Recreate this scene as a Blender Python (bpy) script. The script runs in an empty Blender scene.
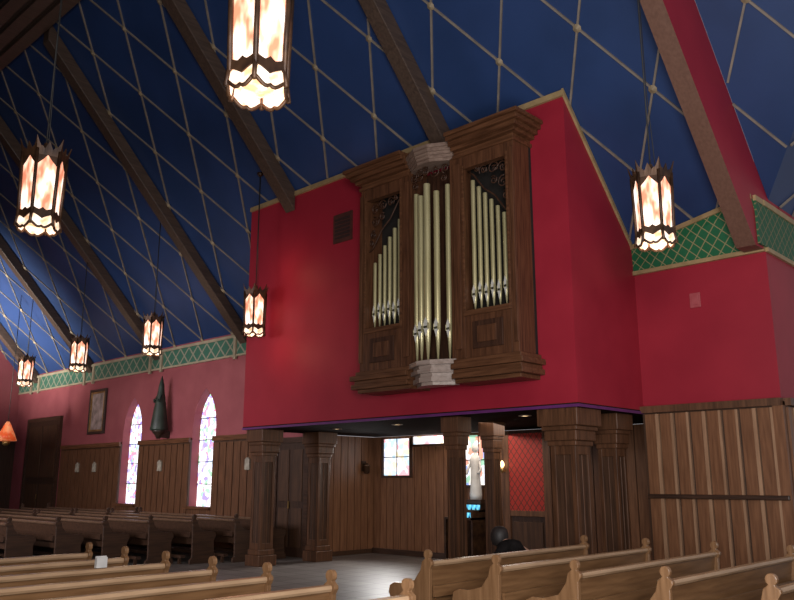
import bpy, bmesh, math, random
from mathutils import Vector, Matrix
random.seed(4)
S=bpy.context.scene
COL=S.collection
S.view_settings.view_transform='Standard'

# ---------------------------------------------------------------- materials
def newmat(name):
    m=bpy.data.materials.new(name); m.use_nodes=True
    nt=m.node_tree; b=nt.nodes['Principled BSDF']
    return m,nt,b
def noise_mat(name,c1,c2,scale=(1,1,1),ns=4.0,rough=.6,metal=0.0,bump=0.0,detail=4,lo=.35,hi=.65,spec=.5):
    m,nt,b=newmat(name)
    tc=nt.nodes.new('ShaderNodeTexCoord'); mp=nt.nodes.new('ShaderNodeMapping')
    mp.inputs['Scale'].default_value=scale
    nz=nt.nodes.new('ShaderNodeTexNoise'); nz.inputs['Scale'].default_value=ns; nz.inputs['Detail'].default_value=detail
    cr=nt.nodes.new('ShaderNodeValToRGB')
    cr.color_ramp.elements[0].position=lo; cr.color_ramp.elements[1].position=hi
    cr.color_ramp.elements[0].color=(*c1,1); cr.color_ramp.elements[1].color=(*c2,1)
    L=nt.links.new
    L(tc.outputs['Object'],mp.inputs['Vector']); L(mp.outputs[0],nz.inputs['Vector'])
    L(nz.outputs['Fac'],cr.inputs['Fac']); L(cr.outputs[0],b.inputs['Base Color'])
    b.inputs['Roughness'].default_value=rough; b.inputs['Metallic'].default_value=metal
    b.inputs['Specular IOR Level'].default_value=spec
    if bump:
        bp=nt.nodes.new('ShaderNodeBump'); bp.inputs['Strength'].default_value=bump; bp.inputs['Distance'].default_value=.01
        L(nz.outputs['Fac'],bp.inputs['Height']); L(bp.outputs[0],b.inputs['Normal'])
    return m
def wood(name,c1,c2,axis='z',rough=.4,ns=3,spec=.4):
    sc={'z':(9,9,.7),'x':(.7,9,9),'y':(9,.7,9)}[axis]
    return noise_mat(name,c1,c2,sc,ns,rough,bump=.15,detail=6,lo=.3,hi=.7,spec=spec)
def emis(name,stops,strength,ns=6.0,scale=(1,1,1)):
    m,nt,b=newmat(name)
    tc=nt.nodes.new('ShaderNodeTexCoord'); mp=nt.nodes.new('ShaderNodeMapping'); mp.inputs['Scale'].default_value=scale
    nz=nt.nodes.new('ShaderNodeTexNoise'); nz.inputs['Scale'].default_value=ns; nz.inputs['Detail'].default_value=2
    cr=nt.nodes.new('ShaderNodeValToRGB'); r=cr.color_ramp
    while len(r.elements)<len(stops): r.elements.new(.5)
    for e,(p,c) in zip(r.elements,stops): e.position=p; e.color=(*c,1)
    L=nt.links.new
    L(tc.outputs['Object'],mp.inputs['Vector']); L(mp.outputs[0],nz.inputs['Vector']); L(nz.outputs['Fac'],cr.inputs['Fac'])
    L(cr.outputs[0],b.inputs['Emission Color']); L(cr.outputs[0],b.inputs['Base Color'])
    b.inputs['Emission Strength'].default_value=strength; b.inputs['Roughness'].default_value=.3
    return m
def stained(name,cols,strength,cell=9.0):
    m,nt,b=newmat(name)
    tc=nt.nodes.new('ShaderNodeTexCoord'); vo=nt.nodes.new('ShaderNodeTexVoronoi'); vo.inputs['Scale'].default_value=cell
    cr=nt.nodes.new('ShaderNodeValToRGB'); r=cr.color_ramp; r.interpolation='CONSTANT'
    while len(r.elements)<len(cols): r.elements.new(.5)
    for i,(e,c) in enumerate(zip(r.elements,cols)): e.position=i/len(cols); e.color=(*c,1)
    sp=nt.nodes.new('ShaderNodeSeparateColor')
    L=nt.links.new
    L(tc.outputs['Object'],vo.inputs['Vector']); L(vo.outputs['Color'],sp.inputs[0]); L(sp.outputs[0],cr.inputs['Fac'])
    L(cr.outputs[0],b.inputs['Emission Color']); L(cr.outputs[0],b.inputs['Base Color'])
    b.inputs['Emission Strength'].default_value=strength
    return m
def lattice_mat(name,base,line,axis,w,h,z0,th=.12):
    """diamond lattice: lines at frac(a/w +- z/h)"""
    m,nt,b=newmat(name)
    tc=nt.nodes.new('ShaderNodeTexCoord'); sx=nt.nodes.new('ShaderNodeSeparateXYZ')
    L=nt.links.new; L(tc.outputs['Object'],sx.inputs[0])
    def mth(op,a,bv=None,c=None):
        n=nt.nodes.new('ShaderNodeMath'); n.operation=op
        for i,v in enumerate((a,bv,c)):
            if v is None: continue
            if isinstance(v,(int,float)): n.inputs[i].default_value=v
            else: L(v,n.inputs[i])
        return n.outputs[0]
    A=mth('DIVIDE',sx.outputs[{'x':0,'y':1}[axis]],w)
    Z=mth('DIVIDE',mth('SUBTRACT',sx.outputs[2],z0),h)
    def line_(v):
        f=mth('FRACT',mth('ADD',v,100.0)); d=mth('ABSOLUTE',mth('SUBTRACT',f,.5)); return mth('GREATER_THAN',d,.5-th)
    o=mth('MAXIMUM',line_(mth('ADD',A,Z)),line_(mth('SUBTRACT',A,Z)))
    mx=nt.nodes.new('ShaderNodeMix'); mx.data_type='RGBA'
    mx.inputs[6].default_value=(*base,1); mx.inputs[7].default_value=(*line,1)
    L(o,mx.inputs[0]); L(mx.outputs[2],b.inputs['Base Color']); b.inputs['Roughness'].default_value=.6
    return m

M={}
M['red']=noise_mat('red_plaster',(.285,.014,.029),(.34,.019,.036),(1,1,1),1.5,.5,bump=.03,lo=.3,hi=.7,spec=.3)
M['rose']=noise_mat('rose_plaster',(.24,.052,.062),(.29,.07,.08),(1,1,1),1.5,.7)
M['blue']=noise_mat('blue_ceiling_paint',(.012,.034,.108),(.018,.046,.145),(1,1,1),.8,.5)
M['gold']=noise_mat('gold_batten_paint',(.18,.15,.125),(.25,.205,.165),(1,1,1),5,.6)
M['stud']=noise_mat('stud_gilt',(.24,.18,.11),(.32,.245,.15),(1,1,1),5,.6)
M['goldt']=noise_mat('gold_trim_paint',(.30,.205,.095),(.40,.275,.135),(1,1,1),5,.5)
M['cream']=noise_mat('cream_trim_paint',(.30,.25,.17),(.38,.32,.22),(1,1,1),5,.5)
M['purple']=noise_mat('purple_trim_paint',(.10,.018,.11),(.13,.025,.14),(1,1,1),5,.5)
M['rafter']=wood('rafter_wood',(.052,.033,.025),(.095,.06,.043),'y',.45)
M['beam']=wood('big_beam_wood',(.13,.062,.042),(.17,.085,.058),'y',.5)
M['dark']=wood('dark_oak',(.022,.010,.006),(.055,.026,.015),'z',.45)
M['darkx']=wood('dark_oak_long',(.028,.013,.008),(.065,.031,.018),'x',.4)
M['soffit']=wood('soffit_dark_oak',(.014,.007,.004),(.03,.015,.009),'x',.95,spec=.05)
M['case']=wood('organ_case_oak',(.054,.021,.010),(.135,.055,.026),'z',.4)
M['casex']=wood('organ_moulding_oak',(.060,.023,.010),(.155,.065,.030),'x',.4)
M['casem']=wood('brown_centre_moulding',(.16,.10,.075),(.29,.20,.155),'x',.4)
M['casel']=wood('pale_base_moulding',(.24,.175,.145),(.40,.31,.265),'x',.3)  # oak paled to paint in window light caught by the centre base
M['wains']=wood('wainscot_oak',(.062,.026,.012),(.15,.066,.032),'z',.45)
M['col']=wood('column_oak',(.058,.025,.012),(.135,.058,.028),'z',.4)
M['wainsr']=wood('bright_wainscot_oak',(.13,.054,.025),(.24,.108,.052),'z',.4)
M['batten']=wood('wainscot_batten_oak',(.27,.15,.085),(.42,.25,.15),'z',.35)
M['wback']=wood('wainscot_shadow_oak',(.036,.016,.008),(.08,.037,.019),'z',.5)  # darker oak of backing boards, column cores and door insets
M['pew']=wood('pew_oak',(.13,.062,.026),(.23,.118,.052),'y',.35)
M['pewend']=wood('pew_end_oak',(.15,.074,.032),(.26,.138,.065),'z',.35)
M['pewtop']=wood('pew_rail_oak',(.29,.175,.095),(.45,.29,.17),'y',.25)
M['pewdark']=wood('dark_pew_oak',(.034,.016,.009),(.075,.036,.02),'x',.45)
M['pewdarktop']=wood('dark_pew_rail_oak',(.085,.047,.028),(.155,.09,.055),'x',.35)  # lighter than the pew oak, painting rim highlights along the top rails
M['pipe']=noise_mat('pipe_metal',(.46,.40,.20),(.62,.55,.31),(6,6,.4),3,.33,.4)
M['mouth']=noise_mat('pipe_mouth',(.04,.04,.03),(.08,.08,.06),(1,1,1),5,.5,.3)
M['lip']=noise_mat('pipe_lip_bright',(.80,.77,.68),(.9,.87,.8),(1,1,1),5,.25,.3)
M['carve']=wood('carving_wood',(.028,.011,.006),(.075,.031,.016),'z',.5)
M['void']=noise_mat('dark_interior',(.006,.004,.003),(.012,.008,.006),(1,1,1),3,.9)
M['bronze']=noise_mat('lantern_bronze',(.030,.013,.007),(.085,.040,.018),(1,1,1),8,.45,.4)
M['cord']=noise_mat('black_cord',(.008,.007,.007),(.02,.018,.016),(1,1,1),5,.6)
M['pane']=emis('amber_lantern_glass',[(.36,(.55,.18,.10)),(.46,(.92,.44,.29)),(.55,(1,.78,.65)),(.68,(1,.96,.92))],1.35,4.5,(2.2,2.2,.9))
M['bowl']=emis('frosted_lantern_bowl',[(.38,(.80,.42,.22)),(.6,(1,.84,.68))],1.15,10.0)
M['greenx']=lattice_mat('green_frieze_x',(.006,.12,.045),(.27,.24,.11),'x',.18,.18,4.85,.055)
M['greenl']=lattice_mat('green_frieze_long',(.035,.13,.085),(.26,.25,.18),'x',.42,.42,4.62,.075)
M['greeny']=lattice_mat('green_frieze_y',(.006,.095,.036),(.18,.155,.07),'y',.22,.19,4.86,.06)
M['redlat']=lattice_mat('red_quilted_panel',(.34,.022,.014),(.09,.018,.01),'x',.13,.17,0,.08)
M['glass']=stained('pale_stained_glass',[(1,1,1),(.45,.42,.85),(1,.95,.98),(.80,.30,.42),(.62,.75,.95),(1,1,1),(.35,.62,.42),(.9,.85,.95),(.35,.28,.70),(1,1,1)],1.2,10)
M['glass2']=stained('bright_stained_glass',[(1,1,1),(.7,.75,.98),(1,1,1),(.9,.45,.5),(.55,.75,.9),(1,.95,.97),(.9,.8,.55)],1.3,8)
M['glass3']=stained('coloured_stained_glass',[(.85,.9,1),(.7,.3,.22),(.25,.35,.7),(.9,.85,.8),(.8,.8,.85),(.3,.55,.4)],1.0,8)
M['canvas']=noise_mat('painting_canvas',(.13,.10,.09),(.42,.32,.30),(1,1,1),4,.5)
M['frame']=wood('frame_wood',(.02,.012,.01),(.05,.03,.02),'z',.4)
M['statue']=noise_mat('green_statue_paint',(.006,.014,.010),(.022,.038,.026),(1,1,1),4,.5)
M['plaster']=noise_mat('white_plaster_statue',(.6,.56,.52),(.75,.72,.68),(1,1,1),4,.5)
M['plaque']=noise_mat('ivory_plaque',(.22,.19,.15),(.38,.34,.27),(1,1,1),9,.6)
M['pinkpl']=noise_mat('pink_plate',(.36,.06,.07),(.42,.09,.10),(1,1,1),9,.5)
M['ventw']=noise_mat('vent_reddish_brown',(.05,.014,.010),(.08,.022,.016),(1,1,1),9,.6)
M['ventd']=noise_mat('vent_slot_dark',(.02,.007,.006),(.03,.010,.008),(1,1,1),9,.8)
M['brass']=noise_mat('brass',(.25,.15,.05),(.5,.32,.12),(1,1,1),6,.35,.7)
M['hair']=noise_mat('black_hair',(.006,.004,.004),(.02,.014,.012),(4,4,1),8,.6)
M['skin']=noise_mat('skin',(.40,.22,.15),(.48,.27,.19),(1,1,1),6,.55)
M['coat']=noise_mat('black_coat',(.006,.005,.005),(.012,.010,.010),(1,1,1),9,.95,spec=.1)
M['paper']=noise_mat('white_paper',(.45,.43,.42),(.55,.53,.5),(1,1,1),5,.7)
M['votive']=emis('blue_votive_glass',[(.4,(.05,.35,.7)),(.6,(.2,.75,.9))],.9,9)
M['lampred']=emis('red_lamp_shade',[(.4,(.9,.12,.03)),(.6,(1,.35,.15))],.3,5)
M['sconce']=emis('sconce_bulb',[(.4,(1,.6,.25)),(.6,(1,.8,.5))],3,5)
def floor_mat():
    m,nt,b=newmat('slate_tile_floor')
    tc=nt.nodes.new('ShaderNodeTexCoord'); br=nt.nodes.new('ShaderNodeTexBrick')
    br.offset=0; br.inputs['Scale'].default_value=1; br.inputs['Brick Width'].default_value=.45; br.inputs['Row Height'].default_value=.45
    br.inputs['Mortar Size'].default_value=.014
    br.inputs['Color1'].default_value=(.14,.12,.11,1); br.inputs['Color2'].default_value=(.20,.175,.16,1); br.inputs['Mortar'].default_value=(.06,.05,.045,1)
    nt.links.new(tc.outputs['Object'],br.inputs['Vector']); nt.links.new(br.outputs['Color'],b.inputs['Base Color'])
    b.inputs['Roughness'].default_value=.42; b.inputs['Specular IOR Level'].default_value=.4
    return m
M['floor']=floor_mat()

# ---------------------------------------------------------------- mesh building
class MB:
    def __init__(s): s.v=[]; s.f=[]; s.m=[]; s.mats=[]; s.sm=[]
    def mi(s,mat):
        if mat not in s.mats: s.mats.append(mat)
        return s.mats.index(mat)
    def poly(s,verts,faces,mat,smooth=False):
        o=len(s.v); s.v+= [tuple(v) for v in verts]; k=s.mi(mat)
        for f in faces: s.f.append([o+i for i in f]); s.m.append(k); s.sm.append(smooth)
        return s
    def box(s,x0,x1,y0,y1,z0,z1,mat):
        v=[(x0,y0,z0),(x1,y0,z0),(x1,y1,z0),(x0,y1,z0),(x0,y0,z1),(x1,y0,z1),(x1,y1,z1),(x0,y1,z1)]
        return s.poly(v,[(3,2,1,0),(4,5,6,7),(0,1,5,4),(1,2,6,5),(2,3,7,6),(3,0,4,7)],mat)
    def extr(s,pts,axis,a,b,mat,smooth=False):
        """pts: 2D polygon; axis 'x': pts=(y,z); 'y': pts=(x,z); 'z': pts=(x,y)"""
        def P(p,c): return {'x':(c,p[0],p[1]),'y':(p[0],c,p[1]),'z':(p[0],p[1],c)}[axis]
        n=len(pts); v=[P(p,a) for p in pts]+[P(p,b) for p in pts]
        f=[tuple(range(n-1,-1,-1)),tuple(range(n,2*n))]+[(i,(i+1)%n,n+(i+1)%n,n+i) for i in range(n)]
        return s.poly(v,f,mat,smooth)
    def lathe(s,prof,mat,n=16,c=(0,0,0),smooth=True,ang=0):
        v=[];f=[]
        for r,z in prof:
            for i in range(n):
                a=ang+2*math.pi*i/n; v.append((c[0]+r*math.cos(a),c[1]+r*math.sin(a),c[2]+z))
        for j in range(len(prof)-1):
            for i in range(n): f.append((j*n+i,j*n+(i+1)%n,(j+1)*n+(i+1)%n,(j+1)*n+i))
        f.append(tuple(range(n-1,-1,-1))); f.append(tuple((len(prof)-1)*n+i for i in range(n)))
        return s.poly(v,f,mat,smooth)
    def tube(s,pts,r,mat,n=8,closed=False):
        v=[];f=[]; pts=[Vector(p) for p in pts]; N=len(pts)
        for k,p in enumerate(pts):
            d=(pts[(k+1)%N] if (k<N-1 or closed) else p)-(pts[k-1] if (k>0 or closed) else p)
            d.normalize(); u=d.orthogonal().normalized()
            if abs(d.z)<.95: u=Vector((0,0,1)).cross(d).normalized()
            w=d.cross(u)
            for i in range(n):
                a=2*math.pi*i/n; v.append(p+(u*math.cos(a)+w*math.sin(a))*r)
        for k in range(N if closed else N-1):
            for i in range(n):
                k2=(k+1)%N; f.append((k*n+i,k*n+(i+1)%n,k2*n+(i+1)%n,k2*n+i))
        if not closed: f.append(tuple(range(n-1,-1,-1))); f.append(tuple((N-1)*n+i for i in range(n)))
        return s.poly(v,f,mat,True)
    def obj(s,name,parent=None,loc=None,bevel=0,label=None,cat=None,kind=None,group=None):
        me=bpy.data.meshes.new(name); me.from_pydata(s.v,[],s.f)
        for m in s.mats: me.materials.append(M[m])
        for p,k,sm in zip(me.polygons,s.m,s.sm): p.material_index=k; p.use_smooth=sm
        bm=bmesh.new(); bm.from_mesh(me); bmesh.ops.recalc_face_normals(bm,faces=bm.faces); bm.to_mesh(me); bm.free()
        o=bpy.data.objects.new(name,me); COL.objects.link(o)
        if parent: o.parent=parent
        if loc: o.location=loc
        if bevel:
            b=o.modifiers.new('bevel','BEVEL'); b.width=bevel; b.segments=2; b.limit_method='ANGLE'; b.angle_limit=.9
        tag(o,label,cat,kind,group); return o
def tag(o,label=None,cat=None,kind=None,group=None):
    if label: o['label']=label
    if cat: o['category']=cat
    if kind: o['kind']=kind
    if group: o['group']=group
def empty(name,loc,label,cat,group=None):
    o=bpy.data.objects.new(name,None); COL.objects.link(o); o.location=loc; o.empty_display_size=.2
    tag(o,label,cat,None,group); return o
def copy_thing(root,loc,label=None):
    r=root.copy(); COL.objects.link(r); r.location=loc
    if label: r['label']=label
    def rec(src,dst):
        for c in list(src.children):
            k=c.copy(); COL.objects.link(k); k.parent=dst; rec(c,k)
    rec(root,r); return r

YW=11.44; YF=9.56; ZS=2.63; ZE=5.17; SL=1.1; RY=5.5
LX0,LX1=-13.35,-5.72
def roof(y): return ZE+SL*(YW-y)

# ---------------------------------------------------------------- shell
MB().box(-31,4,-2,15.5,-.1,0,'floor').obj('floor',kind='structure')
A=math.atan(SL)
def slab(name,pts,n,th,mat):
    n=Vector(n).normalized(); v=[Vector(p) for p in pts]; k=len(v)
    vv=v+[p-n*th for p in v]
    return MB().poly(vv,[tuple(range(k)),tuple(range(2*k-1,k-1,-1))]+[(i,(i+1)%k,k+(i+1)%k,k+i) for i in range(k)],mat).obj(name,kind='structure')
nin=(0,-math.sin(A),-math.cos(A))
ZR=roof(RY)
slab('ceiling_main',[(-31,YW,ZE),(-4,YW,ZE),(-4,RY,ZR),(-31,RY,ZR)],nin,.12,'blue')
slab('ceiling_opposite',[(-31,RY,ZR),(-4,RY,ZR),(-4,-.4,roof(YW)),(-31,-.4,roof(YW))],(0,math.sin(A),-math.cos(A)),.12,'blue')
MB().box(-31,-5,-.75,-.45,0,ZE+.2,'rose').obj('wall_opposite',kind='structure')  # unseen nave wall, added to keep world light off the left side
XC=-3.72
zA=lambda y:5.97+SL*(YW-y)
zB=lambda x:5.6+SL*(x-XC)
yv=lambda x:11.776-(x-XC)
slab('ceiling_crossing',[(XC,yv(XC),5.6),(XC,RY,zA(RY)),(XC+6.276,RY,zA(RY))],nin,.1,'blue')
slab('ceiling_transept',[(XC,yv(XC),5.6),(XC+6.276,RY,zB(XC+6.276)),(XC+6.276,15.4,zB(XC+6.276)),(XC,15.4,5.6)],(math.sin(A),0,-math.cos(A)),.1,'blue')
MB().extr([(YW-.02,5.5),(11.95,5.5),(11.95,5.75),(YW+.3,6.1),(YW-.02,6.1)],'x',XC-.25,XC-.004,'red').obj('wall_corner_gusset',kind='structure')
def battens(name,P,n,x0,x1,s0,s1,w,r,inside=lambda x,s:True,wd=.03,off=0.0,sb=0.0):
    n=Vector(n).normalized(); mb=MB()
    def clip(a,b):
        K=90; run=[]; out=[]
        for i in range(K+1):
            t=i/K; x=a[0]+(b[0]-a[0])*t; s=a[1]+(b[1]-a[1])*t
            if x0<=x<=x1 and s0<=s<=s1 and inside(x,s): run.append((x,s))
            else:
                if len(run)>1: out.append((run[0],run[-1]))
                run=[]
        if len(run)>1: out.append((run[0],run[-1]))
        return out
    span=(s1-s0)*r
    k0=int((x0-span)/w)-4; k1=int((x1+span)/w)+5
    for k in range(k0,k1+1):
        for sg in (1,-1):
            xb=k*w+off
            a=(xb+sg*(s0-sb)*r,s0); b=(xb+sg*(s1-sb)*r,s1)
            for (p,q) in clip(a,b):
                A0=P(*p); B0=P(*q); d=(B0-A0).normalized(); u=d.cross(n)*wd/2; o=n*.03; e=n*.002
                v=[A0+u+e,B0+u+e,B0-u+e,A0-u+e,A0+u+o,B0+u+o,B0-u+o,A0-u+o]
                mb.poly(v,[(0,1,2,3),(4,5,6,7),(0,1,5,4),(1,2,6,5),(2,3,7,6),(3,0,4,7)],'gold')
    hstep=w/r/2
    j=int((s0-sb)/hstep)-1
    while sb+j*hstep<=s1:
        s=sb+j*hstep
        if s>=s0:
            for k in range(k0*2,k1*2+1):
                x=k*w/2+off
                if (k+j)%2==0 and x0<=x<=x1 and inside(x,s):
                    c=P(x,s); ux=Vector((1,0,0)) if abs(n.x)<.1 else Vector((0,1,0)); uy=n.cross(ux)
                    R=.064; v=[c+n*.031+ux*R*math.cos(i*math.pi/4)+uy*R*math.sin(i*math.pi/4) for i in range(8)]+[c+n*.065]
                    mb.poly(v,[(i,(i+1)%8,8) for i in range(8)],'stud')
        j+=1
    return mb.obj(name,kind='structure')
OFF=-3.96-.5
cA,sA=math.cos(A),math.sin(A)
W=4.03/3; R_=.57
battens('trim_1',lambda x,s:Vector((x,YW-s*cA,ZE+s*sA)),nin,-30.5,-4.0,0,(YW-RY)/cA,W,R_,off=OFF)
battens('trim_2',lambda x,s:Vector((x,YW-s*cA,5.97+s*sA)),nin,XC,2.5,-.5,(YW-RY)/cA,W,R_,inside=lambda x,s:(YW-s*cA)<yv(x)+.001,off=OFF)
battens('trim_3',lambda y,s:Vector((XC+.336+s*cA,y,5.97+s*sA)),(sA,0,-cA),6,15,-.5,8,W,R_,inside=lambda y,s:y>11.44-s*cA-.001,off=11.776+XC-OFF)
mb=MB().box(-31,-4.2,4.95,6.0,11.0,11.25,'rafter')
for i in range(3): mb.box(-31,-4.2,4.98+i*.36,5.24+i*.36,10.9,11.0,'rafter')
mb.obj('ceiling_ridge_beam',kind='structure',bevel=.01)

# red/brown crossing arch beam
zu=lambda y:ZE-.8+SL*(YW-y)
zt=lambda y:zA(y)
mb=MB()
x0,x1=-3.99,XC-.002
FY=11.08
v=[(x0,FY,zu(FY)),(x1,FY,zu(FY)),(x1,RY-.3,zu(RY-.3)),(x0,RY-.3,zu(RY-.3))]
mb.poly(v,[(0,1,2,3)],'beam')
mb.poly([(x1,FY,zu(FY)),(x1,YW,zu(FY)),(x1,YW,zt(YW)),(x1,RY-.3,zt(RY-.3)),(x1,RY-.3,zu(RY-.3))],[(0,1,2,3,4)],'red')
mb.poly([(x0,FY,zu(FY)),(x0,YW,zu(FY)),(x0,YW,zt(YW)),(x0,RY-.3,zt(RY-.3)),(x0,RY-.3,zu(RY-.3))],[(4,3,2,1,0)],'beam')
mb.poly([(x0,YW,zt(YW)),(x1,YW,zt(YW)),(x1,RY-.3,zt(RY-.3)),(x0,RY-.3,zt(RY-.3))],[(0,1,2,3)],'beam')
mb.poly([(x0,FY,zu(FY)),(x1,FY,zu(FY)),(x1,YW,zu(FY)),(x0,YW,zu(FY))],[(0,1,2,3)],'beam')
mb.poly([(x0,RY-.3,zu(RY-.3)),(x1,RY-.3,zu(RY-.3)),(x1,RY-.3,zt(RY-.3)),(x0,RY-.3,zt(RY-.3))],[(0,1,2,3)],'beam')
mb.obj('wall_crossing_arch',kind='structure')
MB().extr([(11.16,4.80),(YW,4.80),(YW,5.42),(11.16,5.42)],'x',XC,XC+.03,'greeny').box(XC,XC+.04,11.14,YW,5.42,5.5,'goldt').obj('trim_4',kind='structure')

# rafters
dz=.44
for i,x in enumerate([-7.99,-12.02,-16.05,-20.1,-24.1,-28.1]):
    yb = YF-.02 if LX0<x<LX1 else YW
    mb=MB().extr([(yb,roof(yb)-.02),(yb,max(roof(yb)-dz,ZE-.35) if yb==YW else roof(yb)-dz),(RY+.5,roof(RY+.5)-dz),(RY+.5,roof(RY+.5)-.02)],'x',x-.14,x+.14,'rafter')
    o=mb.obj('ceiling_rafter',kind='structure',bevel=.015)
    mb=MB().extr([(-.3,roof(YW)+.1),(-.3,roof(YW)-dz+.1),(RY-.55,roof(RY+.55)-dz),(RY-.55,roof(RY+.55)-.02)],'x',x-.14,x+.14,'rafter')
    mb.obj('ceiling_rafter',kind='structure')

# side wall with arched windows
def arch_pts(xc,w,z0,z1,n=10):
    h=w*.9; p=[(xc-w/2,z0),(xc+w/2,z0),(xc+w/2,z1-h)]
    R=w*1.0
    def arc(sgn):
        out=[]
        for i in range(1,n+1):
            t=i/n; x=xc+sgn*w/2*(1-t); a=math.acos(max(-1,min(1,(w/2+ (w/2)*(1-t))/R)))
            out.append((x,z1-h+math.sin(a)*h/math.sin(math.acos(.5))))
        return out
    return p+arc(1)+arc(-1)[::-1][1:]+[(xc-w/2,z1-h)]
WINX=[-17.62,-21.25]
WW=1.04
def cut(o,cuts):
    for c in cuts:
        md=o.modifiers.new('b','BOOLEAN'); md.operation='DIFFERENCE'; md.object=c; md.solver='EXACT'
    dg=bpy.context.evaluated_depsgraph_get(); dg.update()
    me=bpy.data.meshes.new_from_object(o.evaluated_get(dg)); o.modifiers.clear(); o.data=me
cutters=[MB().extr(arch_pts(x,WW,.95,3.88),'y',YW-.5,YW+.8,'rose').obj('cut') for x in WINX]
wl=MB().box(-29.5,LX0,YW,YW+.35,0,ZE+.1,'rose').obj('wall_nave_side',kind='structure')
cut(wl,cutters)
for c in cutters: bpy.data.objects.remove(c)
wn=MB(); hw=WW/2
spans=[(-25.6,WINX[1]-hw),(WINX[1]+hw,WINX[0]-hw),(WINX[0]+hw,-14.75)]
for a,b in spans:
    wn.box(a,b,YW-.05,YW,0,2.6,'wback')
    n=max(1,round((b-a)/.3)); st=(b-a)/n
    for i in range(n): wn.box(a+i*st+.02,a+(i+1)*st-.02,YW-.07,YW-.05,.14,2.5,'wains')
    wn.box(a,b,YW-.1,YW-.05,2.54,2.66,'casex'); wn.box(a,b,YW-.1,YW-.05,0,.14,'casex')
for xx in WINX: wn.box(xx-hw,xx+hw,YW-.05,YW,0,.95,'wains').box(xx-.56,xx+.56,YW-.14,YW,.9,.96,'casex')
wn.obj('trim_5',kind='structure')
for i,xx in enumerate(WINX):
    MB().extr(arch_pts(xx,WW-.01,.955,3.875),'y',YW+.22,YW+.25,'glass').obj('window_%d'%(i+1),kind='structure')
    fr=MB()
    for z in (1.5,2.05,2.6,3.15): fr.box(xx-hw,xx+hw,YW+.195,YW+.22,z-.01,z+.01,'void')
    fr.obj('window_%d_leading'%(i+1),kind='structure')
MB().box(-29.5,LX0-.02,YW-.04,YW,4.62,5.04,'greenl').obj('trim_6',kind='structure')
mb=MB().box(-29.5,LX0-.02,YW-.08,YW,5.04,5.11,'cream').box(-29.5,LX0-.02,YW-.06,YW,4.57,4.62,'cream')
for xr in (-16.05,-20.1,-24.1,-28.1):
    for s in (-1,1): mb.box(xr+s*.30-.05,xr+s*.30+.05,YW-.09,YW-.04,4.50,5.04,'cream')
mb.obj('trim_7',kind='structure')
MB().box(-29.9,-29.5,-.5,YW+.35,0,11.8,'rose').obj('wall_far_end',kind='structure')
MB().box(-29.5,-29.45,-.5,YW,0,2.9,'dark').obj('trim_8',kind='structure')
def panel_door(name,x0,x1,z1,y):
    mb=MB().box(x0,x1,y-.07,y-.002,0,z1,'dark')
    mb.box(x0-.12,x0,y-.1,y-.002,0,z1+.12,'darkx').box(x1,x1+.12,y-.1,y-.002,0,z1+.12,'darkx').box(x0,x1,y-.1,y-.002,z1,z1+.12,'darkx')
    xm=(x0+x1)/2
    for a,b in ((x0+.08,xm-.06),(xm+.06,x1-.08)):
        for c,d in ((.2,z1*.42),(z1*.48,z1-.15)):
            mb.box(a,b,y-.09,y-.07,c,d,'wback')
    mb.box(xm-.05,xm-.02,y-.11,y-.09,1.0,1.15,'brass')
    return mb.obj(name,kind='structure')
panel_door('door_1',-28.2,-25.9,3.5,YW)
panel_door('door_2',-14.5,-13.55,2.4,YW)

# right wall and return
MB().box(LX1,XC,YW,YW+.3,2.0,ZE+.3,'red').obj('wall_right',kind='structure')
MB().box(LX1,XC,YW+.02,YW+.3,0,2.0,'wback').obj('wall_right_lower',kind='structure')
MB().box(XC-.3,XC,YW+.3,15,0,5.62,'red').obj('wall_transept',kind='structure')
yb0,yt0=YW-.03,YW-.36
v=[(LX1,yb0,4.80),(XC,yb0,4.80),(XC,yt0,5.44),(LX1,yb0-.02,5.16),(LX1,YW,4.80),(XC,YW,4.80),(XC,YW,5.44),(LX1,YW,5.16)]
MB().poly(v,[(0,1,2,3),(7,6,5,4),(0,4,5,1),(3,2,6,7),(1,5,6,2),(0,3,7,4)],'greenx').obj('trim_9',kind='structure')
def bar(a,b,h,d,mat):
    a=Vector(a);b=Vector(b); v=[]
    for p in (a,b): v+= [p,p+Vector((0,-d,0)),p+Vector((0,-d,h)),p+Vector((0,0,h))]
    return MB().poly(v,[(0,1,2,3),(7,6,5,4),(0,4,5,1),(1,5,6,2),(2,6,7,3),(3,7,4,0)],mat)
bar((LX1,YW-.04,5.15),(XC,yt0+.01,5.43),.07,.04,'goldt').box(LX1,XC,YW-.06,YW,4.74,4.80,'goldt').obj('trim_10',kind='structure')
MB().box(XC,XC+.03,YW,15,4.80,5.42,'greeny').obj('trim_11',kind='structure')
MB().box(XC,XC+.05,YW,15,5.42,5.5,'goldt').box(XC,XC+.04,YW,15,4.74,4.80,'goldt').obj('trim_12',kind='structure')
mb=MB().box(LX1,XC,YW-.04,YW,0,2.64,'wback')
x=LX1+.05
k=0
while x<XC-.2:
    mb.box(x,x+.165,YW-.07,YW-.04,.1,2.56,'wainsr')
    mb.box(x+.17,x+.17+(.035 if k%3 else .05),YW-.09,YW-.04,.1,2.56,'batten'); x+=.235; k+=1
mb.box(LX1,XC+.02,YW-.12,YW,2.58,2.68,'wains').box(LX1,XC+.02,YW-.1,YW,0,.12,'wains')
mb.box(XC-.10,XC+.04,YW-.09,YW-.02,.1,2.58,'wainsr')
mb.obj('trim_13',kind='structure')
mb=MB().box(XC,XC+.04,YW,15,0,2.64,'wains')
y=YW+.03
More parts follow.
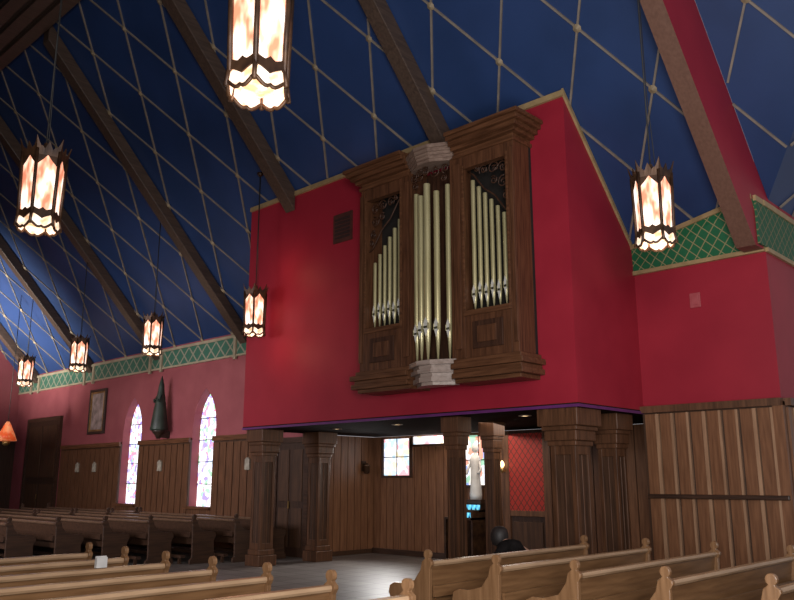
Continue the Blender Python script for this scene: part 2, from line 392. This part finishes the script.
while y<14.9:
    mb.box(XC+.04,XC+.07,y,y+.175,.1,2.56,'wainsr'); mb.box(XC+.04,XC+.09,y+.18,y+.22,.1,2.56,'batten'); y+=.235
mb.box(XC,XC+.12,YW,15,2.58,2.68,'wains')
mb.obj('trim_14',kind='structure')
MB().box(LX1+.05,XC+.02,YW-.15,YW-.09,1.34,1.40,'darkx').obj('trim_15',kind='structure',bevel=.01)

# loft
MB().extr([(YF,ZS),(YF,roof(YF)-.02),(YW,ZE-.02),(YW,ZS)],'x',LX0,LX1,'red').obj('wall_loft',kind='structure')
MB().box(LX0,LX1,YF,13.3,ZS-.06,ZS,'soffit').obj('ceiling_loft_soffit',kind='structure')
z=roof(YF)
MB().box(LX0,LX1+.03,YF-.045,YF,z-.11,z-.02,'goldt').obj('trim_16',kind='structure')
MB().extr([(YF-.04,z-.09),(YF-.04,z),(YW,ZE+.02),(YW,ZE-.06)],'x',LX1,LX1+.035,'goldt').obj('trim_17',kind='structure')
MB().box(LX0,LX1+.02,YF-.02,YF,ZS-.06,ZS-.02,'purple').box(LX1,LX1+.02,YF,YW,ZS-.06,ZS-.02,'purple').obj('trim_18',kind='structure')
dl=empty('recessed_downlight',(-11.6,10.5,ZS-.06),'small round recessed downlight in dark loft soffit','ceiling light','loft downlights')
MB().lathe([(.06,0),(.10,-.004),(.10,-.015),(.075,-.018),(.06,-.006)],'casem',18).obj('trim_ring',dl)
MB().lathe([(.001,-.012),(.06,-.012),(.06,-.006)],'sconce',18).obj('lamp_lens',dl)
for lc in [(-9.9,10.4,ZS-.06),(-7.1,10.3,ZS-.06)]: copy_thing(dl,lc)
def boards(mb,x0,x1,y,z1,step=.21,m1='wainsr',m2='wback'):
    mb.box(x0,x1,y,y+.05,0,z1,m2); x=x0+.02
    while x<x1-.15:
        mb.box(x,x+step-.02,y-.02,y,.12,z1,m1); x+=step
    mb.box(x0,x1,y-.04,y,0,.12,'darkx')
mb=MB(); boards(mb,LX0,-5.6,13.25,ZS-.07); mb.obj('wall_vestibule_back',kind='structure')
mb=MB().box(LX0-.1,LX0-.02,YW+.35,13.3,0,ZS-.07,'wback')
y=YW+.37
while y<13.1:
    mb.box(LX0-.02,LX0,y,y+.19,.1,ZS-.07,'wainsr'); y+=.21
mb.obj('wall_vestibule_side',kind='structure')
MB().box(-5.7,-5.6,YW+.3,13.3,0,ZS-.07,'wback').obj('wall_vestibule_end',kind='structure')
def flatwin(n,x0,x1,z0,z1,y,g,bars=True):
    MB().box(x0,x1,y-.02,y,z0,z1,g).obj('window_%d'%n,kind='structure')
    f=MB()
    for a,b,c,d in ((x0-.05,x0,z0-.05,z1),(x1,x1+.05,z0-.05,z1),(x0,x1,z0-.05,z0)): f.box(a,b,y-.06,y,c,d,'darkx')
    if bars:
        xm=(x0+x1)/2; f.box(xm-.01,xm+.01,y-.03,y-.02,z0,z1,'void')
        f.box(x0,x1,y-.03,y-.02,(z0+z1)/2-.01,(z0+z1)/2+.01,'void')
    f.obj('window_%d_frame'%n,kind='structure')
flatwin(3,-12.95,-12.15,1.70,2.5,13.2,'glass2')
flatwin(4,-12.05,-11.15,2.36,2.53,13.2,'glass2',False)  # glowing strip standing in for a streak of light on the ceiling
flatwin(5,-10.6,-9.9,1.5,2.5,13.2,'glass3')

# columns: square panelled oak posts with chunky stepped capitals
root=empty('column',(-13.0,9.85,0),'dark oak square column with stepped capital carrying the red loft','column','loft columns')
sh=MB().box(-.175,.175,-.175,.175,.3,2.08,'wback')
for a,b in ((-1,-1),(1,-1),(-1,1),(1,1)):
    xs=sorted((a*.2,a*.12)); ys=sorted((b*.2,b*.12)); sh.box(xs[0],xs[1],ys[0],ys[1],.3,2.08,'col')
for zz in ((.3,.42),(1.94,2.08)):
    sh.box(-.198,.198,-.198,.198,zz[0],zz[1],'col')
sh.box(-.012,.012,-.183,.183,.42,1.94,'col').box(-.183,.183,-.012,.012,.42,1.94,'col')
sh.obj('shaft',root,bevel=.006)
MB().box(-.27,.27,-.27,.27,0,.2,'col').box(-.23,.23,-.23,.23,.2,.3,'col').obj('plinth',root,bevel=.012)
MB().box(-.23,.23,-.23,.23,2.06,2.13,'col').box(-.26,.26,-.26,.26,2.13,2.27,'col').box(-.285,.285,-.285,.285,2.27,2.33,'col').box(-.325,.325,-.325,.325,2.33,2.57,'col').obj('capital',root,bevel=.012)
root.scale=(.80,.80,1)
for loc,s in [((-8.14,9.9,0),.53),((-6.08,9.9,0),1.0),((-12.9,11.2,0),.80),((-8.42,11.2,0),.50),((-6.1,11.1,0),.75)]:
    c=copy_thing(root,loc); c.scale=(s,s,1)

# vent
mb=MB().box(-.25,.25,-.03,0,0,.55,'ventw')
for i in range(6): mb.box(-.2,.2,-.04,-.03,.07+i*.07,.11+i*.07,'ventd')
mb.obj('wall_vent',loc=(-10.47,YF,5.88),label='reddish brown louvered vent set high on the red loft wall',cat='vent')

# ---------------------------------------------------------------- organ
OX=-7.92
org=empty('pipe_organ',(OX,YF,2.98),'dark oak pipe organ case with pale gold pipes on red wall','pipe organ')
YO=-.46
def pipe(x,y,z0,z1,r,foot,name='pipe'):
    mb=MB()
    mb.lathe([(r*.25,0),(r*.95,foot),(r*.95,foot+.005),(r,foot+.02),(r,z1-z0-.01),(r*.92,z1-z0)],'pipe',14)
    w=r*.75; f=foot
    mb.box(-w,w,-r*1.06,-r*.6,f+.0,f+.035,'mouth')
    mb.extr([(-w,f+.035),(w,f+.035),(w*.9,f+.10),(0,f+.17),(-w*.9,f+.10)],'y',-r*1.05,-r*.6,'lip')
    mb.extr([(-w,f),(w,f),(0,f-.12)],'y',-r*1.0,-r*.6,'lip')
    mb.box(-w*1.25,-w,-r*1.2,-r*.6,f-.01,f+.08,'pipe').box(w,w*1.25,-r*1.2,-r*.6,f-.01,f+.08,'pipe')
    mb.obj(name,org,loc=(x,y,z0))
def curl(cv,cx,cy,cz,r,d,ph,turns=1.35,th=.012):
    pts=[]
    N=14
    for t in range(N+1):
        a=ph+d*t/N*turns*2*math.pi; rr=r*(1-.72*t/N)
        pts.append((cx+rr*math.cos(a),cy,cz+rr*math.sin(a)))
    cv.tube(pts,th,'carve',5)
def wing(sgn):
    mb=MB()
    def bx(p0,p1,y0,y1,z0,z1,m):
        q=sorted((sgn*p0,sgn*p1)); mb.box(q[0],q[1],y0,y1,z0,z1,m)
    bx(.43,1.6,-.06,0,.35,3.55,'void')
    bx(.43,.65,YO,YO+.12,.35,3.55,'case'); bx(1.48,1.6,YO,-.06,.35,3.55,'case')
    bx(.43,.5,YO+.12,-.06,.35,3.55,'case')
    bx(.65,1.48,YO,YO+.12,3.3,3.55,'case'); bx(.65,1.48,YO,YO+.12,.35,1.02,'case')
    bx(.65,1.48,YO-.03,-.06,.98,1.06,'casex')
    bx(.8,1.34,YO-.03,YO,.48,.88,'carve'); bx(.9,1.24,YO-.05,YO-.03,.56,.8,'case')
    bx(.63,.67,YO-.025,YO,.98,3.35,'casex'); bx(1.46,1.5,YO-.025,YO,.98,3.35,'casex')
    bx(.47,.6,YO-.03,YO,.5,3.4,'case'); bx(1.54,1.6,YO-.03,YO,.5,3.4,'case')
    mb.obj('case_wing',org,bevel=.006)
    cv=MB()
    NP=7; top0=3.14 if sgn>0 else 3.0
    tops=lambda k:top0-.13*k
    px=lambda k:sgn*(.72+k*.115)
    dz_=.08 if sgn>0 else 0
    stem=[(sgn*(.70+.097*t),YO+.09,3.24+dz_*.3-.105*t+.03*math.sin(t*1.6)) for t in range(9)]
    cv.tube(stem,.014,'carve',6)
    for (a,b,r,ph,d) in [(.86,3.25,.05,3.3,1),(.98,3.20,.085,3.8,-1),(1.16,3.18,.10,0,1),(1.17,2.98,.07,2.2,-1),(1.34,3.15,.10,3.3,-1),(1.34,2.92,.10,1.2,1),(1.38,2.70,.07,2.0,-1),(1.43,2.55,.045,1.0,1)]:
        curl(cv,sgn*a,YO+.09,b+dz_*.4,r,d*sgn,ph if sgn>0 else math.pi-ph)
        curl(cv,sgn*(a+.02),YO+.10,b-.01+dz_*.4,r*.55,-d*sgn,ph+1.5,1.0,.009)
    cv.obj('carved_pipe_shade',org)
    for k in range(NP):
        pipe(px(k),YO+.16,1.07,tops(k),.035-.0008*k,.24+.04*(k%2))
wing(1); wing(-1)
pr=[(-.45,-.3),(-.45,YO),(-.13,YO-.2),(.13,YO-.2),(.45,YO),(.45,-.3)]
def scale_pr(k): return [(x*k, y if y>-.31 else y-(k-1)*.5) for x,y in pr]
MB().box(-.43,.43,-.05,0,.3,3.6,'carve').obj('centre_backboard',org)
mb=MB()
for z0,z1,k in [(.0,.05,.86),(.05,.12,.95),(.12,.18,.9),(.18,.24,1.0),(.24,.3,.94),(.3,.37,1.04)]: mb.extr(scale_pr(k),'z',z0,z1,'casel')
mb.obj('centre_base_moulding',org,label='pale wooden stacked moulding at foot of centre tower')
mb=MB()
for z0,z1,k in [(3.52,3.57,.97),(3.57,3.62,1.0),(3.62,3.67,1.04),(3.67,3.73,1.08),(3.73,3.79,1.12)]: mb.extr(scale_pr(k),'z',z0,z1,'casem')
mb.obj('centre_cornice',org,label='silvery brown stacked cornice above centre pipes')
mb=MB()
for sx in (-1,1):
    mb.extr([(sx*.41,YO+.05),(sx*.45,YO+.05),(sx*.45,YO-.02),(sx*.41,YO-.02)],'z',.37,3.52,'case')
for i,(cx,zz,r) in enumerate([(-.33,3.40,.08),(-.16,3.38,.10),(.0,3.40,.08),(.16,3.38,.10),(.33,3.40,.08),(-.30,3.25,.06),(.30,3.25,.06)]):
    curl(mb,cx,YO-.13+abs(cx)*.3,zz,r,1 if i%2 else -1,i*1.1,1.35,.013)
mb.obj('centre_frame',org)
for x,y,zt_,r in [(-.33,YO+.02,3.14,.043),(-.165,YO-.06,3.05,.048),(0,YO-.10,3.2,.056),(.165,YO-.06,3.05,.048),(.33,YO+.02,3.14,.043)]:
    pipe(x,y,.37,zt_,r,.50-.15*abs(x))
for sgn in (1,-1):
    mb=MB()
    for z0,z1,o in [(0,.06,.02),(.06,.14,.1),(.14,.2,.06),(.2,.28,.12),(.28,.35,.05)]:
        p=sorted((sgn*.45,sgn*(1.6+o))); mb.box(p[0],p[1],YO-o,0,z0,z1,'casex')
    mb.obj('base_moulding',org,bevel=.008)
    mb=MB()
    for z0,z1,o in [(3.5,3.56,.03),(3.56,3.62,.0),(3.62,3.68,.08),(3.68,3.75,.14),(3.75,3.82,.2),(3.82,3.88,.24)]:
        p=sorted((sgn*.47,sgn*(1.6+o))); mb.box(p[0],p[1],YO-o,0,z0,z1,'casex')
    mb.obj('cornice',org,bevel=.008)

# ---------------------------------------------------------------- lanterns
def lantern_parts():
    root=empty('pendant_lantern',(0,0,0),'hexagonal bronze gothic lantern with glowing amber-white glass panes','lantern','hanging nave lanterns')
    A0=.3
    def hp(r,u,z):
        """point on a hexagon of circumradius r; u in 0..6"""
        i=math.floor(u); t=u-i
        a=math.pi/3*i+A0; b=math.pi/3*(i+1)+A0
        return Vector((r*(math.cos(a)*(1-t)+math.cos(b)*t),r*(math.sin(a)*(1-t)+math.sin(b)*t),z))
    mb=MB()
    v=[hp(.188,i,.25) for i in range(6)]+[hp(.207,i,.86) for i in range(6)]
    mb.poly(v,[(i,(i+1)%6,6+(i+1)%6,6+i) for i in range(6)],'pane'); mb.obj('glass_pane',root)
    def rim(t):
        return .13-.03*abs(math.sin(t*math.pi*2))-.045*math.sin(t*math.pi)**3
    K=12; mb=MB(); up=[];lo=[]
    for i in range(6):
        for k in range(K):
            t=k/K; up.append(hp(.19,i+t,.235)); lo.append(hp(.212,i+t,rim(t)))
    N=len(up)
    mb.poly(up+lo,[(k,(k+1)%N,N+(k+1)%N,N+k) for k in range(N)],'bowl')
    mb.lathe([(.02,.12),(.14,.14),(.185,.18)],'bowl',6,ang=A0,smooth=False)
    mb.obj('glass_skirt',root)
    mb=MB().tube(lo,.014,'bronze',5,True)
    for i in range(6):
        mb.tube([hp(.198,i,.25),hp(.220,i,.095)],.017,'bronze',5)
    mb.obj('scalloped_rim',root)
    mb=MB()
    for i in range(6):
        mb.tube([hp(.199,i,.2),hp(.218,i,.9)],.019,'bronze',6)
        r=.209
        arch=[(0,.72),(.14,.755),(.3,.79),(.5,.845),(.7,.79),(.86,.755),(1,.72)]
        v=[hp(r,i+t*.999,z) for t,z in arch]+[hp(r,i+t*.999,.87) for t,z in arch]
        n=len(arch); mb.poly(v,[(k,k+1,n+k+1,n+k) for k in range(n-1)],'bronze')
    mb.obj('frame',root)
    mb=MB(); lo=[];hi=[]
    for i in range(6):
        for k in range(12):
            t=k/12; c=1-abs(2*t-1)
            w=max((1-c)**3*.15, (1-min(1,abs(t-.5)*5))*.10, (1-min(1,abs(abs(t-.5)-.27)*8))*.05)
            lo.append(hp(.214,i+t,.84)); hi.append(hp(.226+w*.2,i+t,.885+w))
    N=len(lo); mb.poly(lo+hi,[(k,(k+1)%N,N+(k+1)%N,N+k) for k in range(N)],'bronze')
    o=mb.obj('crown',root); md=o.modifiers.new('s','SOLIDIFY'); md.thickness=.01
    mb=MB(); lo=[];hi=[]
    for i in range(6):
        for k in range(12):
            t=k/12; c=1-abs(2*t-1)
            lo.append(hp(.212,i+t,.215-.05*c**1.5)); hi.append(hp(.206,i+t,.255+.035*(1-c)**2+.03*max(0,1-abs(t-.5)*6)))
    mb.poly(lo+hi,[(k,(k+1)%N,N+(k+1)%N,N+k) for k in range(N)],'bronze')
    o=mb.obj('lower_band',root); md=o.modifiers.new('s','SOLIDIFY'); md.thickness=.01
    MB().lathe([(.21,.85),(.216,.87),(.15,.91),(.05,.95),(.02,1.04)],'bronze',6,ang=A0,smooth=False).obj('cap',root)
    return root
lan=lantern_parts()
LP=[(-3.66,7.86,3.96,.97),(-12.5,9.12,4.24,1.04),(-16.2,9.05,4.26,1),(-20.15,9.2,4.26,1),(-24.5,9.6,4.26,1),(-4.51,3.24,4.28,1.15),(-8.9,3.46,4.26,1.10)]
lans=[]
for i,(x,y,zz,s) in enumerate(LP):
    r=lan if i==0 else copy_thing(lan,(x,y,zz))
    r.location=(x,y,zz); r.scale=(s,s,s); lans.append(r)
def plight(loc,e,col=(1,.74,.48),rad=.4):
    l=bpy.data.lights.new('lantern_light','POINT'); l.energy=e; l.color=col; l.shadow_soft_size=rad
    o=bpy.data.objects.new('lantern_light',l); COL.objects.link(o); o.location=loc
for r,(x,y,zz,s) in zip(lans,LP):
    top=(roof(y) if y>RY else roof(2*RY-y))
    if x>XC: top=zA(y)
    top-=.05; h=(top-zz)/s
    MB().tube([(0,0,1.02),(0,0,h)],.009,'cord',6).tube([(.06,.0,.97),(.02,0,1.9),(0.014,0,h)],.005,'cord',5).lathe([(.07,h-.02),(.05,h-.06),(.02,h-.09)],'bronze',10).obj('cord',r)
    if abs(x+12.5)>.1: plight((x,y,zz-.15),15 if y>5 else 7)

# ---------------------------------------------------------------- pews
def make_pew(L,mats,label,group,loc,facing=0):
    pw,pe,pt=mats
    root=empty('pew',loc,label,'pew',group); root.rotation_euler=(0,0,facing)
    h=L/2
    MB().extr([(-.22,.40),(.2,.38),(.2,.425),(-.22,.445)],'y',-h+.03,h-.03,pw).box(-.2,-.17,-h+.03,h-.03,.33,.4,pw).obj('seat',root)
    MB().extr([(.19,.36),(.215,.36),(.275,.79),(.25,.79)],'y',-h+.03,h-.03,pw).obj('backrest',root)
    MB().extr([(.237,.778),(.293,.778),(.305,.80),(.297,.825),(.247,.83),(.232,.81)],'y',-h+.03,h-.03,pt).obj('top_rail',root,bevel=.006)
    MB().box(.30,.33,-h+.05,h-.05,.5,.60,pw).obj('book_rack',root)
    MB().box(.38,.48,-h+.1,h-.1,.12,.17,pw).box(.40,.45,-h+.2,-h+.25,0,.12,pw).box(.40,.45,h-.25,h-.2,0,.12,pw).obj('kneeler',root)
    prof=[(-.26,0),(.34,0),(.34,.08),(.29,.12),(.305,.76),(.33,.80),(.33,.825),(.295,.85)]
    for i in range(0,11):
        a=math.radians(-55+i*29); prof.append((.268+.045*math.cos(a),.893+.045*math.sin(a)))
    prof+=[(.235,.85),(.205,.825),(.18,.74),(.10,.64),(-.05,.60),(-.17,.60),(-.235,.57),(-.25,.5),(-.2,.42),(-.22,.12),(-.26,.08)]
    for y in (-h,h-.045):
        MB().extr(prof,'y',y,y+.045,pe).obj('pew_end',root,bevel=.008)
    return root
oak=('pew','pewend','pewtop')
Lp=2.95
p=make_pew(Lp,oak,'golden oak church pew with small rounded finials','oak pews beside the centre aisle',(-5.68,6.1+Lp/2,0))
for k in range(1,6): copy_thing(p,(-5.68+.79*k,6.1+Lp/2+.05*k,0))
Ll=4.4
p=make_pew(Ll,oak,'golden oak church pew with small rounded finials','oak pews across the centre aisle',(-8.98,4.3-Ll/2,0))
for k in range(1,7): copy_thing(p,(-8.98+.79*k,4.3-Ll/2,0))
dk=('pewdark','pewdark','pewdarktop')
Ld=5.2
YD=(10.85,10.1,9.35,8.6,7.85,7.1,6.35)
p=make_pew(Ld,dk,'dark stained pew facing the nave beside the window wall','dark pews by the window wall',(-16.4,YD[0],0),-math.pi/2)
for i,y in enumerate(YD):
    for j in range(3):
        xx=-16.4-5.35*j-(.35*max(0,i-1))
        if not (i==0 and j==0) and xx-2.6>-29.3: copy_thing(p,(xx,y,0))

# ---------------------------------------------------------------- furnishings
root=empty('framed_painting',(-23.4,YW,2.95),'large religious picture in dark frame with gilt inner edge','painting')
MB().box(-.52,-.44,-.07,-.005,0,1.35,'frame').box(.44,.52,-.07,-.005,0,1.35,'frame').box(-.44,.44,-.07,-.005,0,.08,'frame').box(-.44,.44,-.07,-.005,1.27,1.35,'frame').obj('picture_frame',root,bevel=.01)
MB().box(-.44,-.39,-.06,-.005,.08,1.27,'brass').box(.39,.44,-.06,-.005,.08,1.27,'brass').box(-.39,.39,-.06,-.005,.08,.13,'brass').box(-.39,.39,-.06,-.005,1.22,1.27,'brass').obj('gilt_edge',root)
MB().box(-.39,.39,-.03,-.005,.13,1.22,'canvas').obj('canvas',root)
root=empty('wall_statue',(-19.3,YW-.3,2.78),'very dark green cloaked statue tapering to a point on bracket','statue')
MB().lathe([(.23,.10),(.235,.13),(.20,.38),(.16,.68),(.12,.95),(.085,1.14),(.075,1.24),(.07,1.3),(.04,1.42),(.008,1.54)],'statue',14).tube([(-.1,-.03,1.02),(-.13,-.11,.84),(-.03,-.17,.9)],.03,'statue',8).tube([(.1,-.03,1.02),(.13,-.11,.84),(.03,-.17,.92)],.03,'statue',8).obj('figure',root)
MB().lathe([(.05,-.12),(.08,-.05),(.17,.05),(.20,.10)],'frame',12).box(-.07,.07,0,.29,-.09,.09,'frame').obj('bracket',root)
r=empty('station_plaque',(-15.6,YW-.09,1.95),'small ivory relief plaque on brown wainscot','plaque','stations of the cross')
MB().box(-.09,.09,-.03,.02,-.12,.12,'plaque').extr([(-.09,.12),(.09,.12),(0,.18)],'y',-.03,.02,'plaque').obj('relief',r,bevel=.008)
for x in (-19.5,-23.2,-24.3): copy_thing(r,(x,YW-.09,1.95))
MB().box(-.08,.08,-.02,0,-.11,.11,'pinkpl').box(-.05,.05,-.028,-.02,-.07,.07,'pinkpl').obj('wall_plate',loc=(-4.78,YW,4.2),label='small pinkish cover plate on red wall',cat='wall plate',bevel=.004)
r=empty('wall_sconce',(LX0,12.9,1.9),'small dark metal wall lantern on wood panelling','wall lamp')
MB().box(0,.03,-.06,.06,-.1,.12,'bronze').tube([(.03,0,.05),(.1,0,.1),(.12,0,.02)],.01,'bronze').obj('bracket',r)
MB().lathe([(.05,-.16),(.07,-.14),(.07,0),(.09,.01),(.02,.07)],'bronze',8,(.12,0,0)).obj('lamp_housing',r)
CX=-8.70
r=empty('wall_sconce',(CX-.47,12.5,1.83),'small brass sconce with glowing bulb beside red panel','wall lamp')
MB().lathe([(.02,-.1),(.05,-.03),(.03,0)],'brass',10).obj('bracket',r)
MB().lathe([(.02,0),(.045,.04),(.035,.09),(.005,.13)],'sconce',10).obj('bulb',r)
MB().box(-.02,.02,.0,.08,-.08,-.05,'brass').obj('arm',r)
r=empty('confessional',(CX,12.9,0),'dark wooden confessional with red diamond-quilted upper panel','confessional')
MB().box(-.52,.52,-.28,.28,0,2.5,'dark').box(-.54,-.38,-.32,-.28,0,2.5,'wains').box(.38,.54,-.32,-.28,0,2.5,'wains').box(-.38,.38,-.32,-.28,.95,1.05,'wains').box(-.32,.32,-.31,-.28,.15,.85,'wback').obj('cabinet',r,bevel=.006)
MB().box(-.38,.38,-.31,-.282,1.05,2.45,'redlat').obj('red_panel',r)
r=empty('devotional_statue',(-10.2,13.0,.0),'white plaster robed statue on a dark wooden pedestal','statue')
MB().box(-.2,.2,-.13,.13,0,1.15,'dark').box(-.23,.23,-.15,.15,1.15,1.22,'darkx').obj('pedestal',r)
MB().lathe([(.12,1.22),(.13,1.3),(.10,1.6),(.10,1.85),(.12,1.98),(.09,2.07),(.035,2.11),(.035,2.15)],'plaster',14).lathe([(.02,2.13),(.06,2.17),(.072,2.23),(.055,2.3),(.01,2.33)],'plaster',12).tube([(-.1,0,1.96),(-.17,-.04,1.8),(-.15,-.1,1.72)],.028,'plaster').tube([(.1,0,1.96),(.17,-.04,1.8),(.15,-.1,1.72)],.028,'plaster').obj('figure',r)
r=empty('votive_stand',(-10.1,12.5,0),'dark metal votive candle stand with blue glass cups','candle stand')
MB().box(-.35,.35,-.2,.2,.86,.9,'bronze').box(-.35,.35,0,.2,1.0,1.04,'bronze').box(-.35,-.31,-.2,.2,0,.86,'bronze').box(.31,.35,-.2,.2,0,1.04,'bronze').obj('rack',r)
for j,(yy,zz) in enumerate(((-.1,.90),(.1,1.04))):
    for k in range(6): MB().lathe([(.025,0),(.038,.03),(.04,.09)],'votive',10).obj('votive_cup',r,loc=(-.27+k*.105,yy,zz))
r=empty('sanctuary_lamp',(-25.3,9.55,2.6),'hanging lamp with cone shaped red-orange shade','hanging lamp')
MB().lathe([(.30,.15),(.22,.35),(.10,.62),(.04,.72)],'lampred',14).obj('lamp_shade',r)
MB().lathe([(.04,.0),(.1,.05),(.12,.15)],'brass',12).obj('oil_cup',r)
MB().tube([(0,0,.7),(0,0,roof(9.55)-2.6-.02)],.01,'cord').obj('cord',r)
MB().box(-.01,.01,-.05,.05,0,.10,'paper').box(.012,.03,-.05,.05,0,.09,'paper').obj('paper_bulletin',loc=(-7.13,3.62,.832),label='folded white paper bulletin standing on a pew back',cat='booklet')

# ---------------------------------------------------------------- person (seated, bowed)
def person(loc):
    J=[((0,0,.60),.13,None),((-.06,0,.70),.125,0),((-.17,0,.82),.12,1),((-.26,0,.86),.09,2),((-.32,0,.90),.055,3),((-.38,0,.95),.085,4),((-.42,0,.97),.09,5),((-.46,0,.98),.06,6),
       ((-.22,.17,.81),.06,3),((-.28,.23,.68),.05,8),((-.46,.12,.64),.04,9),((-.53,.05,.66),.035,10),
       ((-.22,-.17,.81),.06,3),((-.28,-.23,.68),.05,12),((-.46,-.12,.64),.04,13),((-.53,-.05,.66),.035,14),
       ((-.12,.1,.56),.085,0),((-.45,.11,.54),.07,16),((-.47,.11,.28),.055,17),((-.48,.11,.06),.04,18),((-.6,.12,.035),.035,19),
       ((-.12,-.1,.56),.085,0),((-.45,-.11,.54),.07,21),((-.47,-.11,.28),.055,22),((-.48,-.11,.06),.04,23),((-.6,-.12,.035),.035,24)]
    for w,s in ((11,1),(15,-1)):
        for k in range(4):
            J.append(((-.58,s*(.03+.018*k),.665),.010,w)); J.append(((-.615+.005*k,s*(.028+.018*k),.64),.009,len(J)-1))
        J.append(((-.55,s*.02,.695),.011,w))
    me=bpy.data.meshes.new('person'); me.from_pydata([j[0] for j in J],[(i,j[2]) for i,j in enumerate(J) if j[2] is not None],[])
    o=bpy.data.objects.new('person',me); COL.objects.link(o); o.location=loc; o.scale=(.95,.95,.95)
    me.materials.append(M['skin'])
    o.modifiers.new('skin','SKIN')
    for i,j in enumerate(J): me.skin_vertices[0].data[i].radius=(j[1],j[1])
    me.skin_vertices[0].data[0].use_root=True
    sd=o.modifiers.new('sub','SUBSURF'); sd.levels=2; sd.render_levels=2
    tag(o,'seated person with black hair and black coat, head bowed','person')
    def garment(name,C,k,mat):
        idx={c:i for i,c in enumerate(C)}
        me2=bpy.data.meshes.new(name); me2.from_pydata([J[c][0] for c in C],[(idx[c],idx[J[c][2]]) for c in C if J[c][2] in idx],[])
        o2=bpy.data.objects.new(name,me2); COL.objects.link(o2); o2.parent=o; me2.materials.append(M[mat])
        o2.modifiers.new('skin','SKIN')
        for i,c in enumerate(C): me2.skin_vertices[0].data[i].radius=(J[c][1]*k+.01,)*2
        me2.skin_vertices[0].data[0].use_root=True
        sd=o2.modifiers.new('sub','SUBSURF'); sd.levels=2; sd.render_levels=2
    garment('coat',[0,1,2,3,4,8,9,10,12,13,14],1.1,'coat')
    garment('trousers',[0,16,17,18,19,21,22,23,24],1.08,'coat')
    MB().lathe([(.03,-.14),(.10,-.10),(.118,-.03),(.118,.03),(.10,.085),(.055,.12),(.01,.125)],'hair',16).obj('hair',o,loc=(-.375,0,.97))
person((-5.84,8.35,-.0))

# ---------------------------------------------------------------- lights & world
w=bpy.data.worlds.new('w'); S.world=w; w.use_nodes=True
bg=w.node_tree.nodes['Background']; bg.inputs[0].default_value=(.96,.91,.95,1); bg.inputs[1].default_value=.36
def area(loc,target,size,energy,color,sy=None,name='window_daylight',spread=180):  # area lamps added to brighten parts of the interior
    l=bpy.data.lights.new(name,'AREA'); l.energy=energy; l.size=size; l.color=color; l.spread=math.radians(spread)
    if sy: l.shape='RECTANGLE'; l.size_y=sy
    o=bpy.data.objects.new(name,l); COL.objects.link(o); o.location=loc
    o.rotation_euler=(Vector(target)-Vector(loc)).to_track_quat('-Z','Y').to_euler()
    return o
area((1.5,-1.5,3.2),(-7,9.5,5.5),2.5,590,(1,.95,.90))  # added key light behind the camera, standing in for unseen windows
area((-1.0,2.0,1.5),(-6.0,8.5,9.5),3.0,290,(.93,.96,1))  # added low lamp aimed up to brighten the ceiling
area((-17,0.0,3.6),(-18,10,2.2),7,200,(.98,.92,.95),2,spread=80)  # added lamp to lift the left window wall
area((-25,3.0,1.5),(-26.8,9.6,6.8),1.2,300,(1,.96,.90),spread=55)  # added lamp washing pale sheen over the far-left ceiling
area((-9.6,12.3,2.5),(-9.8,12.0,0),5,58,(1,.88,.76),1.2)  # added lamp under the soffit to brighten the recess and its floor
area((-12.5,12.9,2.1),(-11.0,8.5,0),.8,22,(1,.97,.95),spread=80)
# soft lantern glow on the loft front, above and below the lantern body
plight((-12.05,8.95,4.0),6.5,(1,.46,.24),.3)
plight((-11.75,8.85,4.75),2.5,(1,.46,.24),.3)
plight((-12.0,8.95,5.55),5.5,(1,.46,.24),.3)

# ---------------------------------------------------------------- camera
cam=bpy.data.cameras.new('camera'); co=bpy.data.objects.new('camera',cam); COL.objects.link(co)
cam.sensor_width=36; cam.lens=800/794*36; cam.clip_end=200
co.location=(0,0,1.6); co.rotation_euler=(math.radians(90+12.68),0,math.radians(43.6))
S.camera=co
